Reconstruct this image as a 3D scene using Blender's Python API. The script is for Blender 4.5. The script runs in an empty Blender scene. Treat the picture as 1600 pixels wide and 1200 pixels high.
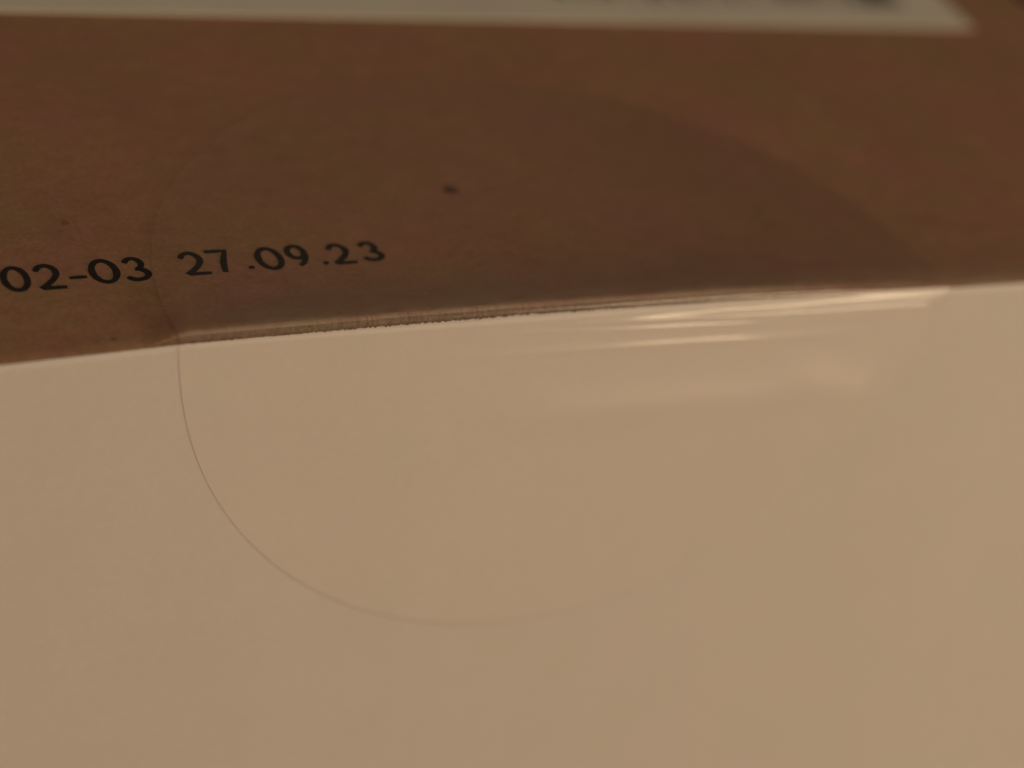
import bpy, bmesh, math, random
import numpy as np
from mathutils import Matrix, Vector, noise

S = bpy.context.scene
COL = S.collection
MM = 0.001
H = 58.0                       # carton height in mm; carton coordinates: x along the front edge, y into the carton, z up, top face at z = 0

# ------------------------------------------------------------------ camera
cam_d = bpy.data.cameras.new("camera")
cam = bpy.data.objects.new("camera", cam_d); COL.objects.link(cam)
right = Vector((0.90166559, -0.3842373, 0.19839571))
up = Vector((0.08038912, 0.59972823, 0.79615554))
back = Vector((-0.42489616, -0.7019172, 0.57164281))
m3 = Matrix((right, up, back)).transposed()
cam.matrix_world = Matrix.Translation(Vector((-46.806, -71.558, 54.501 + H)) * MM) @ m3.to_4x4()
cam_d.sensor_width = 36.0
cam_d.lens = 77.135
cam_d.clip_start = 0.005
cam_d.clip_end = 50.0
cam_d.dof.use_dof = True
cam_d.dof.focus_distance = 0.0965
cam_d.dof.aperture_fstop = 23.0
S.camera = cam

# ------------------------------------------------------------------ world and lamps (indoor, one warm lamp plus what the room throws back)
W = bpy.data.worlds.new("World"); S.world = W; W.use_nodes = True
bg = W.node_tree.nodes["Background"]
bg.inputs[0].default_value = (1.0, 0.72, 0.48, 1); bg.inputs[1].default_value = 0.05

def area(name, pos, size, energy, col, aim=(5, 0, H - 5)):
    d = bpy.data.lights.new(name, 'AREA'); d.shape = 'DISK'; d.size = size; d.energy = energy; d.color = col
    o = bpy.data.objects.new(name, d); COL.objects.link(o)
    o.location = Vector(pos)
    v = Vector(aim) * MM - o.location
    o.rotation_euler = v.to_track_quat('-Z', 'Y').to_euler()
    return o
area("room_lamp", (0.335, -0.45, 0.058 + 0.065), 0.17, 1.40, (1.0, 0.745, 0.465))
area("ceiling_bounce", (0.50, -0.50, 1.10), 1.9, 4.85, (1.0, 0.84, 0.64))

S.view_settings.view_transform = 'Standard'; S.view_settings.look = 'None'
S.view_settings.exposure = 0.0; S.view_settings.gamma = 1.0
S.cycles.use_denoising = True
S.cycles.use_adaptive_sampling = False
S.cycles.transparent_max_bounces = 16

# ------------------------------------------------------------------ node helpers
def mat(name):
    m = bpy.data.materials.new(name); m.use_nodes = True
    nt = m.node_tree; nt.nodes.clear()
    out = nt.nodes.new('ShaderNodeOutputMaterial')
    return m, nt, out
def N(nt, t, **kw):
    n = nt.nodes.new(t)
    for k, v in kw.items():
        if hasattr(n, k): setattr(n, k, v)
        else: n.inputs[k.replace('_', ' ')].default_value = v
    return n
def noise_tex(nt, vec, scale, detail=4, rough=.55, stretch=None):
    if stretch:
        mp = nt.nodes.new('ShaderNodeMapping'); mp.inputs['Scale'].default_value = stretch
        nt.links.new(vec, mp.inputs['Vector']); vec = mp.outputs[0]
    n = nt.nodes.new('ShaderNodeTexNoise'); n.inputs['Scale'].default_value = scale
    n.inputs['Detail'].default_value = detail; n.inputs['Roughness'].default_value = rough
    nt.links.new(vec, n.inputs['Vector']); return n
def ramp(nt, fac, stops):
    r = nt.nodes.new('ShaderNodeValToRGB')
    el = r.color_ramp.elements
    while len(el) < len(stops): el.new(.5)
    for e, (p, c) in zip(el, stops):
        e.position = p; e.color = (*c, 1) if len(c) == 3 else c
    nt.links.new(fac, r.inputs[0]); return r
def mixc(nt, fac, a, b, mode='MIX'):
    x = nt.nodes.new('ShaderNodeMix'); x.data_type = 'RGBA'; x.blend_type = mode
    for sock, v in ((x.inputs[0], fac), (x.inputs[6], a), (x.inputs[7], b)):
        if isinstance(v, (float, int)): sock.default_value = v
        elif isinstance(v, tuple): sock.default_value = (*v, 1)
        else: nt.links.new(v, sock)
    return x.outputs[2]

# ------------------------------------------------------------------ materials
def kraft_material(name, base, dots=(), grit=.5, wear_and_sheen=False):
    m, nt, out = mat(name)
    b = nt.nodes.new('ShaderNodeBsdfPrincipled')
    tc = nt.nodes.new('ShaderNodeTexCoord'); v = tc.outputs['Object']
    big = noise_tex(nt, v, 110, 5, .6)
    hue = noise_tex(nt, v, 170, 4, .6, (1, 1.3, 1.1))
    fib = noise_tex(nt, v, 900, 6, .7, (.75, 1.2, 1))
    fine = noise_tex(nt, v, 4200, 3, .7)
    br, bgc, bb = base
    c = ramp(nt, big.outputs[0], [(.3, (br * .93, bgc * .93, bb * .93)), (.7, (br * 1.06, bgc * 1.06, bb * 1.06))]).outputs[0]
    h = ramp(nt, hue.outputs[0], [(.34, (1.05, .93, 1.06)), (.66, (.96, 1.05, .88))]).outputs[0]
    c = mixc(nt, 1.0, c, h, 'MULTIPLY')
    f = ramp(nt, fib.outputs[0], [(.3, (.80, .79, .78)), (.72, (1.17, 1.17, 1.18))]).outputs[0]
    c = mixc(nt, .6, c, f, 'MULTIPLY')
    g = ramp(nt, fine.outputs[0], [(.32, (.72, .71, .70)), (.68, (1.26, 1.27, 1.28))]).outputs[0]
    c = mixc(nt, grit, c, g, 'MULTIPLY')
    # bark specks of the pulp
    vo = nt.nodes.new('ShaderNodeTexVoronoi'); vo.inputs['Scale'].default_value = 150
    nt.links.new(v, vo.inputs['Vector'])
    sp = ramp(nt, vo.outputs['Distance'], [(.015, (1, 1, 1)), (.035, (0, 0, 0))]).outputs[0]
    c = mixc(nt, sp, c, (br * .45, bgc * .4, bb * .4))
    # single stains with a place of their own
    for (x, y, r, k) in dots:
        mp = nt.nodes.new('ShaderNodeVectorMath'); mp.operation = 'DISTANCE'
        wob = noise_tex(nt, v, 1600, 2)
        ad = nt.nodes.new('ShaderNodeVectorMath'); ad.operation = 'MULTIPLY_ADD'
        nt.links.new(wob.outputs['Color'], ad.inputs[0]); ad.inputs[1].default_value = (r * .9 * MM,) * 3
        nt.links.new(v, ad.inputs[2])
        nt.links.new(ad.outputs[0], mp.inputs[0]); mp.inputs[1].default_value = (x * MM + r * .45 * MM, y * MM + r * .45 * MM, r * .45 * MM)
        d = nt.nodes.new('ShaderNodeMapRange')
        d.inputs['From Min'].default_value = r * .65 * MM; d.inputs['From Max'].default_value = r * 1.2 * MM
        d.inputs['To Min'].default_value = k; d.inputs['To Max'].default_value = 0
        nt.links.new(mp.outputs['Value'], d.inputs['Value'])
        c = mixc(nt, d.outputs[0], c, (br * .22, bgc * .22, bb * .25))
    if wear_and_sheen:
        sx = nt.nodes.new('ShaderNodeSeparateXYZ'); nt.links.new(v, sx.inputs[0])
        def mr(val, a, b_, lo, hi):
            n = nt.nodes.new('ShaderNodeMapRange'); n.interpolation_type = 'SMOOTHSTEP'
            for key, q in (('From Min', a), ('From Max', b_), ('To Min', lo), ('To Max', hi)): n.inputs[key].default_value = q
            nt.links.new(val, n.inputs['Value']); return n.outputs[0]
        def mul(a, b_):
            n = nt.nodes.new('ShaderNodeMath'); n.operation = 'MULTIPLY'
            nt.links.new(a, n.inputs[0]); nt.links.new(b_, n.inputs[1]); return n.outputs[0]
        # board darker inside the seal's circle, more so towards the right
        ds = nt.nodes.new('ShaderNodeVectorMath'); ds.operation = 'DISTANCE'; nt.links.new(v, ds.inputs[0]); ds.inputs[1].default_value = (0, .00139, 0)
        seal_dark = mul(mr(ds.outputs['Value'], .0197, .0201, 1, 0), mr(sx.outputs[0], -.004, .016, .05, .30))
        c = mixc(nt, seal_dark, c, (br * .47, bgc * .39, bb * .36))
        # greyish reflection off the seal film behind the edge, painted into the colour
        film_sheen = mul(mul(mr(sx.outputs[1], .0012, .0052, .5, 0), mr(sx.outputs[0], -.0205, -.017, 0, 1)), mr(sx.outputs[0], .0, .014, 1, .35))
        film_sheen = mul(film_sheen, mr(hue.outputs[0], .3, .6, .35, 1))
        c = mixc(nt, film_sheen, c, (.30, .185, .138))
        # paler scuffs where the board breaks over the edge
        scn = noise_tex(nt, v, 1500, 4, .7, (.35, 1, 1))
        scuff = mul(mul(mr(sx.outputs[1], .0003, .0019, 1, 0), mr(sx.outputs[0], -.0205, -.019, 0, 1)), mr(scn.outputs[0], .36, .6, .1, .9))
        c = mixc(nt, scuff, c, (.37, .245, .155))
    nt.links.new(c, b.inputs['Base Color'])
    b.inputs['Roughness'].default_value = .62; b.inputs['Specular IOR Level'].default_value = .35
    bp = nt.nodes.new('ShaderNodeBump'); bp.inputs['Strength'].default_value = .35; bp.inputs['Distance'].default_value = .00006
    nt.links.new(fib.outputs[0], bp.inputs['Height']); nt.links.new(bp.outputs[0], b.inputs['Normal'])
    nt.links.new(b.outputs[0], out.inputs[0])
    return m

def paper_material(name, base, rough=.5, amount=.05, spec=.4):
    m, nt, out = mat(name)
    b = nt.nodes.new('ShaderNodeBsdfPrincipled')
    tc = nt.nodes.new('ShaderNodeTexCoord'); v = tc.outputs['Object']
    a = noise_tex(nt, v, 130, 5, .6); f = noise_tex(nt, v, 2600, 4, .7)
    hue = noise_tex(nt, v, 210, 4, .6)
    lo, hi = 1 - amount, 1 + amount
    c = ramp(nt, a.outputs[0], [(.3, tuple(x * lo for x in base)), (.7, tuple(min(1, x * hi) for x in base))]).outputs[0]
    h = ramp(nt, hue.outputs[0], [(.35, (1.006, .996, 1.005)), (.65, (.995, 1.004, .99))]).outputs[0]
    c = mixc(nt, 1.0, c, h, 'MULTIPLY')
    g = ramp(nt, f.outputs[0], [(.3, (.975, .975, .975)), (.7, (1.025, 1.025, 1.025))]).outputs[0]
    c = mixc(nt, .8, c, g, 'MULTIPLY')
    nt.links.new(c, b.inputs['Base Color'])
    b.inputs['Roughness'].default_value = rough; b.inputs['Specular IOR Level'].default_value = spec
    bp = nt.nodes.new('ShaderNodeBump'); bp.inputs['Strength'].default_value = .12; bp.inputs['Distance'].default_value = .00003
    nt.links.new(f.outputs[0], bp.inputs['Height']); nt.links.new(bp.outputs[0], b.inputs['Normal'])
    nt.links.new(b.outputs[0], out.inputs[0])
    return m

def ink_material(name, base, cover=.9):
    m, nt, out = mat(name)
    b = nt.nodes.new('ShaderNodeBsdfPrincipled'); t = nt.nodes.new('ShaderNodeBsdfTransparent')
    mx = nt.nodes.new('ShaderNodeMixShader')
    tc = nt.nodes.new('ShaderNodeTexCoord')
    n = noise_tex(nt, tc.outputs['Object'], 3000, 4, .7)
    r = ramp(nt, n.outputs[0], [(.30, (cover - .5,) * 3), (.56, (cover,) * 3)])
    b.inputs['Base Color'].default_value = (*base, 1); b.inputs['Roughness'].default_value = .6
    nt.links.new(r.outputs[0], mx.inputs[0]); nt.links.new(t.outputs[0], mx.inputs[1]); nt.links.new(b.outputs[0], mx.inputs[2])
    nt.links.new(mx.outputs[0], out.inputs[0])
    return m

def film_material():
    m, nt, out = mat("clear_film")
    t = nt.nodes.new('ShaderNodeBsdfTransparent'); t.inputs[0].default_value = (.998, .995, .995, 1)
    g = nt.nodes.new('ShaderNodeBsdfGlossy'); g.inputs['Roughness'].default_value = .15
    fr = nt.nodes.new('ShaderNodeFresnel'); fr.inputs[0].default_value = 1.54
    g2 = nt.nodes.new('ShaderNodeBsdfGlossy'); g2.inputs['Roughness'].default_value = .44
    gm = nt.nodes.new('ShaderNodeMixShader'); gm.inputs[0].default_value = .42
    nt.links.new(g.outputs[0], gm.inputs[1]); nt.links.new(g2.outputs[0], gm.inputs[2]); g = gm
    ge = nt.nodes.new('ShaderNodeNewGeometry')
    ml = nt.nodes.new('ShaderNodeMath'); ml.operation = 'MULTIPLY_ADD'      # only the outer face mirrors
    ml.inputs[1].default_value = -1; ml.inputs[2].default_value = 1
    nt.links.new(ge.outputs['Backfacing'], ml.inputs[0])
    mu = nt.nodes.new('ShaderNodeMath'); mu.operation = 'MULTIPLY'
    nt.links.new(fr.outputs[0], mu.inputs[0]); nt.links.new(ml.outputs[0], mu.inputs[1])
    # the film is bonded to the board, so it loses less light than it mirrors
    none = nt.nodes.new('ShaderNodeBsdfTransparent'); none.inputs[0].default_value = (0, 0, 0, 1)
    half = nt.nodes.new('ShaderNodeMath'); half.operation = 'MULTIPLY'; half.inputs[1].default_value = .36
    nt.links.new(mu.outputs[0], half.inputs[0])
    m1 = nt.nodes.new('ShaderNodeMixShader'); m2 = nt.nodes.new('ShaderNodeMixShader'); ad = nt.nodes.new('ShaderNodeAddShader')
    nt.links.new(half.outputs[0], m1.inputs[0]); nt.links.new(t.outputs[0], m1.inputs[1]); nt.links.new(none.outputs[0], m1.inputs[2])
    nt.links.new(mu.outputs[0], m2.inputs[0]); nt.links.new(none.outputs[0], m2.inputs[1]); nt.links.new(g.outputs[0], m2.inputs[2])
    nt.links.new(m1.outputs[0], ad.inputs[0]); nt.links.new(m2.outputs[0], ad.inputs[1])
    nt.links.new(ad.outputs[0], out.inputs[0])
    return m

KR = (.37, .197, .117)
M_kraft = kraft_material("kraft_board", KR, grit=.45, wear_and_sheen=True, dots=((-3.04, 10.84, .42, .9), (-22.5, 9.6, .2, .4), (-22.6, .75, .15, .45), (-23.3, .7, .12, .3), (-14.5, 1.6, .12, .4), (17.5, 1.0, .2, .35)))
M_raw = kraft_material("raw_kraft_edge", (.19, .113, .068), grit=1.0)
M_white = paper_material("white_coated_board", (.76, .70, .665), amount=.012)
M_label = paper_material("label_paper", (.76, .70, .595), .55)
M_ink = ink_material("black_ink", (.018, .014, .012), .95)
M_bar = ink_material("barcode_ink", (.05, .042, .034), .62)
M_film = film_material()
M_rim, nt_, out_ = mat("cut_film_edge")
_d = nt_.nodes.new('ShaderNodeBsdfDiffuse'); _d.inputs[0].default_value = (.20, .16, .12, 1)
_t = nt_.nodes.new('ShaderNodeBsdfTransparent'); _x = nt_.nodes.new('ShaderNodeMixShader'); _x.inputs[0].default_value = .42
nt_.links.new(_t.outputs[0], _x.inputs[1]); nt_.links.new(_d.outputs[0], _x.inputs[2]); nt_.links.new(_x.outputs[0], out_.inputs[0])

# ------------------------------------------------------------------ object helpers
def link_mesh(name, verts, faces, mats, parent=None, midx=None, smooth=True, loc=None):
    me = bpy.data.meshes.new(name)
    me.from_pydata([tuple(c * MM for c in v) for v in verts], [], faces)
    for m in (mats if isinstance(mats, (list, tuple)) else [mats]): me.materials.append(m)
    if midx is not None: me.polygons.foreach_set('material_index', midx)
    me.polygons.foreach_set('use_smooth', [smooth] * len(me.polygons))
    me.update()
    o = bpy.data.objects.new(name, me); COL.objects.link(o)
    if parent is not None: o.parent = parent
    if loc is not None: o.location = loc
    return o
def slab(x0, x1, y0, y1, z0, z1):
    v = [(x, y, z) for z in (z0, z1) for y in (y0, y1) for x in (x0, x1)]
    f = [(0, 2, 3, 1), (4, 5, 7, 6), (0, 1, 5, 4), (2, 6, 7, 3), (0, 4, 6, 2), (1, 3, 7, 5)]
    return v, f
def sstep(a, b, x):
    t = np.clip((np.asarray(x, float) - a) / (b - a), 0, 1); return t * t * (3 - 2 * t)

# the carton: an Empty at its base, its parts sit H higher so that z = 0 is the top face
carton = bpy.data.objects.new("carton", None); COL.objects.link(carton)
carton['label'] = "brown kraft carton with white front, clear round seal over its edge and printed date code"
carton['category'] = "cardboard box"
TOP = Vector((0, 0, H * MM))

# lower edge of the brown board along the front, and how far its lip bows up
EX = np.array([-80, -40, -27.48, -23.77, -20.08, -16.53, -13.61, -9.08, -4.36, 1.23, 7.46, 14.82, 20.64, 24.64, 40, 85])
EZ = np.array([-.60, -.52, -.366, -.19, -.015, .06, .105, .17, .206, .195, .15, .011, -.10, -.125, -.2, -.3])
def z_low(x): return np.interp(x, EX, EZ)
def lip(x): return sstep(-21.6, -19.3, x) * (1 - .75 * sstep(6, 22, x))      # the cut edge shows only where the seal pulls it round
def z_top(x, y): return (z_low(x) + .10 + .36 * lip(x)) * np.exp(-(np.maximum(y, 0) / 3.2) ** 1.5)
YL = -.025       # front of the brown lip
YW = .0         # front face of the white panel

# ------------------------------------------------------------------ brown top panel, with a rough cut front edge
rng = random.Random(4)
xs = np.concatenate([np.linspace(-75, -30, 25)[:-1], np.arange(-30, 28, .06), np.linspace(28, 80, 27)])
def fray(x, seed, sc=9.0):
    return noise.fractal(Vector((x * sc, seed, .3)), .8, 2.2, 4)
rows = []
Y_IN = [95, 70, 50, 35, 25, 20, 17, 15, 13.5, 12, 11, 10, 9, 8] + [7.5 - .3 * k for k in range(23)] + [.68]
for y in Y_IN: rows.append(('top', y))
for a in (15, 30, 45, 60, 75, 90): rows.append(('arc', a))
rows += [('face', .4), ('face', .75), ('low', 0), ('under', .12), ('under', .6), ('under2', 95)]
V = []; F = []
for x in xs:
    rag = .085 * fray(x, 1.0) * (1.0 if -14 < x < 2 else .45) + (.05 * max(0, fray(x, 7.0, 30)) if -14 < x < 4 else 0)
    zl = float(z_low(x)) + rag * (.3 + .7 * float(lip(x))); zt = float(z_top(x, 0)); RB = min(.08 + .36 * float(lip(x)), max(.02, zt - zl - .03))
    for kind, q in rows:
        if kind == 'top': V.append((x, q, float(z_top(x, q)) + .012 * noise.noise(Vector((x * .5, q * .5, 0)))))
        elif kind == 'arc':
            a = math.radians(q); w = .009 * fray(x, 2.0 + q * .05, 5)
            zf = min(zl + .08, zt - RB); ztt = zt
            V.append((x, YL + RB - RB * math.sin(a) + w * math.sin(a), ztt - RB + RB * math.cos(a) + w * .6))
        elif kind == 'face':
            za = max(zt - RB, zl + .01); V.append((x, YL + .02 * fray(x, 9.0 + q, 6), za + (zl - za) * q))
        elif kind == 'low': V.append((x, YL + .012 * fray(x, 5.0, 12), zl))
        elif kind == 'under': V.append((x, YL + q, zl + .01 if q < .3 else min(zl - .05, -.5)))
        else: V.append((x, q, -.55))
nr = len(rows)
mi = []
for i in range(len(xs) - 1):
    for j in range(nr - 1):
        a = i * nr + j
        F.append((a, a + 1, a + nr + 1, a + nr)); mi.append(1 if j >= len(Y_IN) + 2 else 0)
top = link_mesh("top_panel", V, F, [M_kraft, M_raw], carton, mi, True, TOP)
# loose paper fibres along the cut edge
V = []; F = []
for i in range(420):
    x = rng.uniform(-19.5, 16) if rng.random() < .45 else rng.gauss(-7, 4)
    zt, zl = float(z_top(x, 0)), float(z_low(x))
    t = rng.random() ** .7
    zc = zt - .12 + (zl - zt + .12) * t
    y = YL - .012 - .02 * rng.random() + (.1 if t < .1 else 0)
    L = rng.uniform(.05, .2); a = rng.gauss(0, .7) if t < .7 else rng.uniform(-2.8, -.3); wd = rng.uniform(.006, .013)
    dx, dz = math.cos(a), math.sin(a) * .6
    b0 = len(V)
    for k in range(4):
        u = k / 3 - .5; bend = .03 * math.sin(u * 3 + i)
        cx, cz = x + dx * L * u - dz * bend, zc + dz * L * u + dx * bend
        V += [(cx - dz * wd, y, cz + dx * wd), (cx + dz * wd, y, cz - dx * wd), (cx, y - wd, cz)]
    for k in range(3):
        p = b0 + 3 * k
        F += [(p, p + 2, p + 5, p + 3), (p + 2, p + 1, p + 4, p + 5), (p + 1, p, p + 3, p + 4)]
for i in range(230):                                    # fibres torn loose along the upper border of the cut
    x = rng.uniform(-19.6, 17); lp = float(lip(x)); RB = .08 + .40 * lp; a = math.radians(rng.gauss(24, 9))
    zt = float(z_top(x, 0)); y = YL + RB - RB * math.sin(a); z = zt - RB + RB * math.cos(a) + .004
    L = rng.uniform(.12, .7); wd = rng.uniform(.008, .015); sl = rng.gauss(0, .10); b0 = len(V)
    for k in range(6):
        u = k / 5 - .5; q = .02 * math.sin(u * 5 + i) + sl * L * u
        V += [(x + L * u, y - wd, z + q), (x + L * u, y + wd, z + q + .006), (x + L * u, y, z + q + wd * .8)]
    for k in range(5):
        p = b0 + 3 * k
        F += [(p, p + 2, p + 5, p + 3), (p + 2, p + 1, p + 4, p + 5), (p + 1, p, p + 3, p + 4)]
fib = link_mesh("edge_fibre", V, F, kraft_material("pale_paper_fibre", (.31, .215, .145)), top, None, True)
fib['kind'] = 'stuff'

# ------------------------------------------------------------------ white front panel and the other panels
xw = np.concatenate([np.linspace(-74.4, -30, 20)[:-1], np.arange(-30, 30, .5), np.linspace(30, 79.4, 20)])
zr = [.0, -.3, -.8, -1.5, -3, -6, -10, -16, -24, -34, -46, -57.4]
V = []; F = []
for x in xw:
    zt = float(z_low(x)) + .02 + .105 * float(lip(x))
    for k, z in enumerate(zr):
        zz = zt if k == 0 else z + min(0, zt - .2) * math.exp(z / 2)
        bow = .05 * noise.noise(Vector((x * .04, z * .04, 2)))
        V.append((x, YW + .039 * min(zz, 0) + (0 if k == 0 else bow * min(1, -z / 6)), zz))
    for z in reversed(zr):
        V.append((x, YW + .039 * z + .5, min(z, zt)))
n2 = 2 * len(zr)
for i in range(len(xw) - 1):
    for j in range(n2):
        a = i * n2 + j; b = i * n2 + (j + 1) % n2
        F.append((a, b, b + n2, a + n2))
F.append(tuple(range(n2))[::-1]); F.append(tuple(range((len(xw) - 1) * n2, len(xw) * n2)))
front = link_mesh("front_panel", V, F, M_white, carton, None, False, TOP)
for f_ in front.data.polygons: f_.use_smooth = len(f_.vertices) == 4
for nm, b, m in (("side_panel", (-75, -74.45, .52, 94.4, -57.4, -.6), M_kraft), ("side_panel", (79.45, 80, .52, 94.4, -57.4, -.6), M_kraft),
                 ("back_panel", (-75, 80, 94.42, 95, -57.4, -.6), M_kraft), ("bottom_panel", (-75, 80, YW, 95, -58, -57.42), M_kraft)):
    v, f = slab(*b); v = [(x, y + (.039 * z if y < 1 else 0), z) for x, y, z in v]
    link_mesh(nm, v, f, m, carton, None, False, TOP)

# ------------------------------------------------------------------ date code printed on the top panel
def arc(cx, cy, rx, ry, a0, a1, n=18):
    return [(cx + rx * math.cos(math.radians(a0 + (a1 - a0) * k / n)), cy + ry * math.sin(math.radians(a0 + (a1 - a0) * k / n))) for k in range(n + 1)]
def glyph(ch):
    if ch == '0': return [arc(.5, .5, .5, .5, 90, 450, 40)]
    if ch == '2': return [arc(.45, .68, .40, .32, 158, -28, 20) + [(.62, .34), (.32, .14), (.06, .0), (.14, .0), (1.0, .0)]]
    if ch == '3': return [arc(.44, .745, .36, .255, 155, -90, 20) + arc(.44, .25, .48, .25, 82, -150, 22)]
    if ch == '7': return [[(.0, 1.0), (.5, 1.0), (1.0, 1.0), (.82, .74), (.62, .4), (.50, .0)]]
    if ch == '9': return [arc(.48, .68, .48, .32, 0, 360, 34), [(.96, .68), (.93, .45), (.82, .26), (.62, .09), (.42, .0)]]
    if ch == '-': return [[(0, .5), (.5, .5), (1, .5)]]
    return [arc(.5, .5, .28, .28, 0, 360, 12)]
def ribbon(pts, w, z, V, F, closed=False, seed=0.0):
    P = [Vector((p[0], p[1])) for p in pts]
    n = len(P); b0 = len(V)
    for i in range(n):
        if closed: t = P[(i + 1) % (n - 1)] - P[(i - 1) % (n - 1)]
        else: t = P[min(i + 1, n - 1)] - P[max(i - 1, 0)]
        t.normalize(); nn = Vector((-t.y, t.x))
        ww = w * (1 + .16 * noise.noise(Vector((P[i].x * 3, P[i].y * 3, seed))))
        ww *= 1 - .18 * abs(t.x)                      # the print is a little thinner along the line
        q = P[i]
        if not closed and i in (0, n - 1): q = q + t * (w * .25 if i else -w * .25); ww *= .8
        V += [(q.x + nn.x * ww / 2, q.y + nn.y * ww / 2, z), (q.x - nn.x * ww / 2, q.y - nn.y * ww / 2, z)]
        V += [(q.x + nn.x * ww / 2, q.y + nn.y * ww / 2, z - .02), (q.x - nn.x * ww / 2, q.y - nn.y * ww / 2, z - .02)]
    for i in range(n - 1):
        a = b0 + 4 * i; c = a + 4
        F += [(a, a + 1, c + 1, c), (a + 2, c + 2, c + 3, a + 3), (a, c, c + 2, a + 2), (a + 1, a + 3, c + 3, c + 1)]
CODE = [('0', -26.26, -25.0, 4.53, 6.43), ('2', -24.87, -23.51, 4.54, 6.45), ('-', -23.25, -22.62, 5.14, 5.48), ('0', -22.38, -21.04, 4.69, 6.57),
        ('3', -20.9, -19.62, 4.68, 6.58), ('2', -18.29, -16.96, 4.8, 6.73), ('7', -16.94, -15.78, 4.87, 6.76), ('.', -15.21, -14.95, 4.92, 5.36),
        ('0', -14.69, -13.39, 4.83, 6.74), ('9', -13.19, -12.11, 5.0, 6.81), ('.', -11.66, -11.39, 4.91, 5.36), ('2', -11.25, -9.97, 4.94, 6.72), ('3', -9.66, -8.45, 5.04, 6.74)]
code = bpy.data.objects.new("date_code", None); COL.objects.link(code); code.parent = carton; code.location = TOP
code['label'] = "black printed code 02-03 27.09.23"
for k, (ch, x0, x1, y0, y1) in enumerate(CODE):
    st = .31; V = []; F = []
    if ch == '.': x0, x1, y0, y1, st = (x0 + x1) / 2 - .18, (x0 + x1) / 2 + .18, y0 + .05, y1 - .02, .2
    if ch == '-': st = .26
    else: x0 += st * .45; x1 -= st * .45; y0 += st * .4; y1 -= st * .4
    zz = .022
    for pl in glyph(ch):
        pp = [(x0 + (x1 - x0) * px, y0 + (y1 - y0) * py) for px, py in pl]
        ribbon(pp, st, zz, V, F, closed=(abs(pp[0][0] - pp[-1][0]) + abs(pp[0][1] - pp[-1][1]) < 1e-6), seed=k * 3.1)
    V = [(a, b, c + float(z_top(a, b)) + .006) for a, b, c in V]
    link_mesh("full_stop" if ch == '.' else "hyphen" if ch == '-' else "digit", V, F, M_ink, code, None, False)

# ------------------------------------------------------------------ white label at the back of the top panel
lab_v, lab_f = slab(-92, 0, 0, 52, .0, .11)
ang = math.radians(-3.1)
def lab(p): return (38.4 + p[0] * math.cos(ang) - p[1] * math.sin(ang) * .4, 26.0 + p[0] * math.sin(ang) + p[1] * math.cos(ang), p[2] + .015)
label = link_mesh("paper_label", [lab(p) for p in lab_v], lab_f, M_label, carton, None, False, TOP)
V = []; F = []
x = -27.0; r2 = random.Random(9)
while x < -5.6:
    w = r2.choice((.22, .22, .4, .6))
    v, f = slab(x, x + w, 2.6, 15, .1, .12); b0 = len(V)
    V += [lab(p) for p in v]; F += [tuple(i + b0 for i in q) for q in f]; x += w + r2.choice((.25, .4, .6))
link_mesh("barcode", V, F, M_bar, label, None, False)
v, f = slab(-6.0, -3.6, 2.5, 5.2, .1, .125)
link_mesh("print_mark", [lab(p) for p in v], f, M_bar, label, None, False)
v, f = slab(44.6, 52, 29.4, 33, .004, .02)
link_mesh("print_mark", v, f, M_ink, carton, None, False, TOP)

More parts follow.
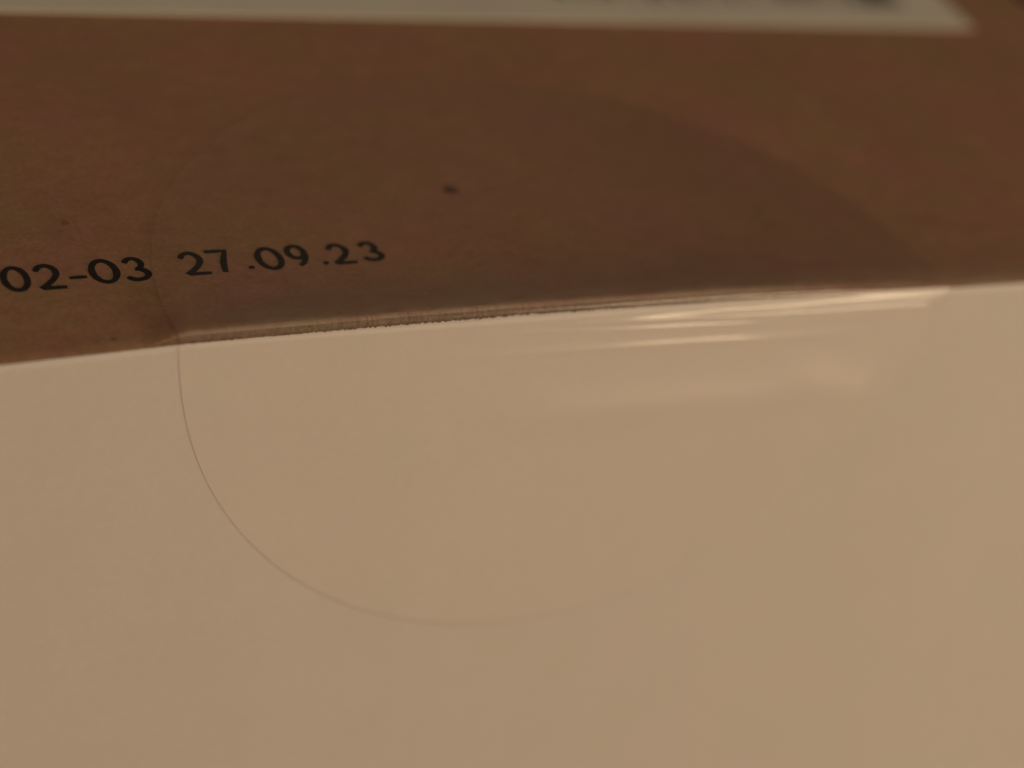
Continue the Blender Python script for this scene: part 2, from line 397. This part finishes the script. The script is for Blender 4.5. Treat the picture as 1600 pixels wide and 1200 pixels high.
# ------------------------------------------------------------------ clear round seal folded over the front edge
R = 20.0; SC = 1.39; TH = .055
ss = list(SC + R * np.sin(np.linspace(-math.pi / 2, math.pi / 2, 90)))
ss = np.array(sorted([s for s in ss if not -3.2 < s < 1.2] + list(np.arange(-3.2, 1.2, .035))))
NX = 240
TILT = .039                                              # the white front leans out a little towards its foot
RA = .46                                                # bend of the film over the edge
def film(x, s):
    zt0 = float(z_top(x, 0)); zl = float(z_low(x))
    off = .035
    y_f = YL - off                                      # where the film leaves the lip
    s_a = RA * math.pi / 4
    if s > s_a:
        y = s - s_a + y_f + RA
        return (x, y, float(z_top(x, y)) + off, 0)
    if s > -s_a:
        a = (s_a - s) / (2 * s_a) * math.pi / 2
        return (x, y_f + RA - RA * math.sin(a), zt0 + off - RA + RA * math.cos(a), a)
    z = s + (zt0 + off - RA + s_a) * math.exp((s + s_a) / 4)
    # from the lip back to the white face
    zd = z
    hug = float(sstep(zl - 1.9, zl - .1, zd))
    y = (YW - .008) * (1 - hug) + y_f * hug
    g = lambda c, sg: math.exp(-((zd - c) / sg) ** 2)
    E = lambda a, b, c, d: float(sstep(a, b, x) * (1 - sstep(c, d, x)))
    f1 = np.interp(x, [-4, 2.4, 9.4, 15, 20.6], [-.31, -.39, -.44, -.42, -.47])
    f2 = np.interp(x, [-3, 4.3, 9.6, 14.5, 20], [-.66, -.95, -1.1, -1.31, -1.5])
    f3 = np.interp(x, [-8, -.6, 6.3, 12.2, 20], [-1.63, -1.82, -1.95, -2.12, -2.4])
    h = (.20 + .10 * E(4, 16, 30, 31) + .03 * noise.noise(Vector((x * .5, 1, 1)))) * E(-6, 9, 30, 31) * g(f1 - .20 - .13 * E(4, 14, 30, 31), .25 + .12 * E(4, 16, 30, 31)) * (1 - float(sstep(.93, 1.0, math.sqrt((s - SC) ** 2 + x * x) / R)))
    h += .125 * E(-10, 4, 8, 19) * g(f2 - .10, .14)
    h += .10 * E(-16, 5, 6, 19) * g(f3 - .18, .25)
    h += .02 * E(-14, -6, 2, 8) * g(-4.0, .9)
    # soft lifted fold near the right end, and the border of the stuck area
    d1 = (x - 14.6) * .92 + (zd + 5.6) * -.38; d2 = (x - 14.6) * .38 + (zd + 5.6) * .92
    h += .36 * math.exp(-(d1 / 3.3) ** 2 - (d2 / 1.1) ** 2)
    h += .24 * math.exp(-((x - 16.6) / 1.5) ** 2 - ((zd + 7.3) / 1.7) ** 2)
    h += .42 * E(-8, 0, 10, 16) * g(-5.6 - .02 * x, 1.0)
    h += .18 * math.exp(-((x + 18) / 2.0) ** 2 - ((zd + 3.9) / 1.1) ** 2)
    h += .006 * noise.noise(Vector((x * .35, zd * .6, 3)))
    edge = math.sqrt((s - SC) ** 2 + x * x) / R
    h *= float(1 - sstep(.9, 1.0, edge)) if x < 0 else float(1 - sstep(.88, .985, edge)) if zd < -2.2 else 1.0
    return (x, y - h + TILT * min(z, 0), z, math.pi / 2)
P = np.zeros((len(ss), NX, 3)); 
for i, s in enumerate(ss):
    w = math.sqrt(max(0, R * R - (s - SC) ** 2))
    for j in range(NX):
        x = -w * math.cos(math.pi * j / (NX - 1))
        P[i, j] = film(x, s)[:3]
Gi = np.gradient(P, axis=0); Gj = np.gradient(P, axis=1)
Nn = np.cross(Gj, Gi); L = np.linalg.norm(Nn, axis=2, keepdims=True)
bad = L[..., 0] < 1e-9
Nn = Nn / np.maximum(L, 1e-12)
Nn[0] = Nn[1]; Nn[-1] = Nn[-2]; Nn[:, 0] = Nn[:, 2]; Nn[:, -1] = Nn[:, -3]; Nn[0] = Nn[2, NX // 2]; Nn[-1] = Nn[-3, NX // 2]
inner = P - Nn * .0; outer = P + Nn * TH * (1 - .85 * sstep(-5, 5, P[..., 0:1]))
V = [tuple(p) for p in outer.reshape(-1, 3)] + [tuple(p) for p in inner.reshape(-1, 3)]
ni = len(ss); off = ni * NX; F = []; mi = []
for i in range(ni - 1):
    for j in range(NX - 1):
        a = i * NX + j
        F.append((a, a + 1, a + NX + 1, a + NX)); mi.append(0)
        F.append((off + a, off + a + NX, off + a + NX + 1, off + a + 1)); mi.append(0)
for i in range(ni - 1):
    a = i * NX; F.append((a, a + NX, off + a + NX, off + a)); mi.append(1)
    a = i * NX + NX - 1; F.append((a, off + a, off + a + NX, a + NX)); mi.append(1)
seal = link_mesh("round_seal", V, F, [M_film, M_rim], carton, mi, True, TOP)
seal['label'] = "clear round sticker, wrinkled where it folds over the front edge"

# ------------------------------------------------------------------ table top the carton stands on
v, f = slab(-700, 700, -500, 600, -30, 0)
tab = link_mesh("table_top", v, f, kraft_material("dull_brown_table", (.16, .10, .06)), None, None, False)
tab['kind'] = 'structure'
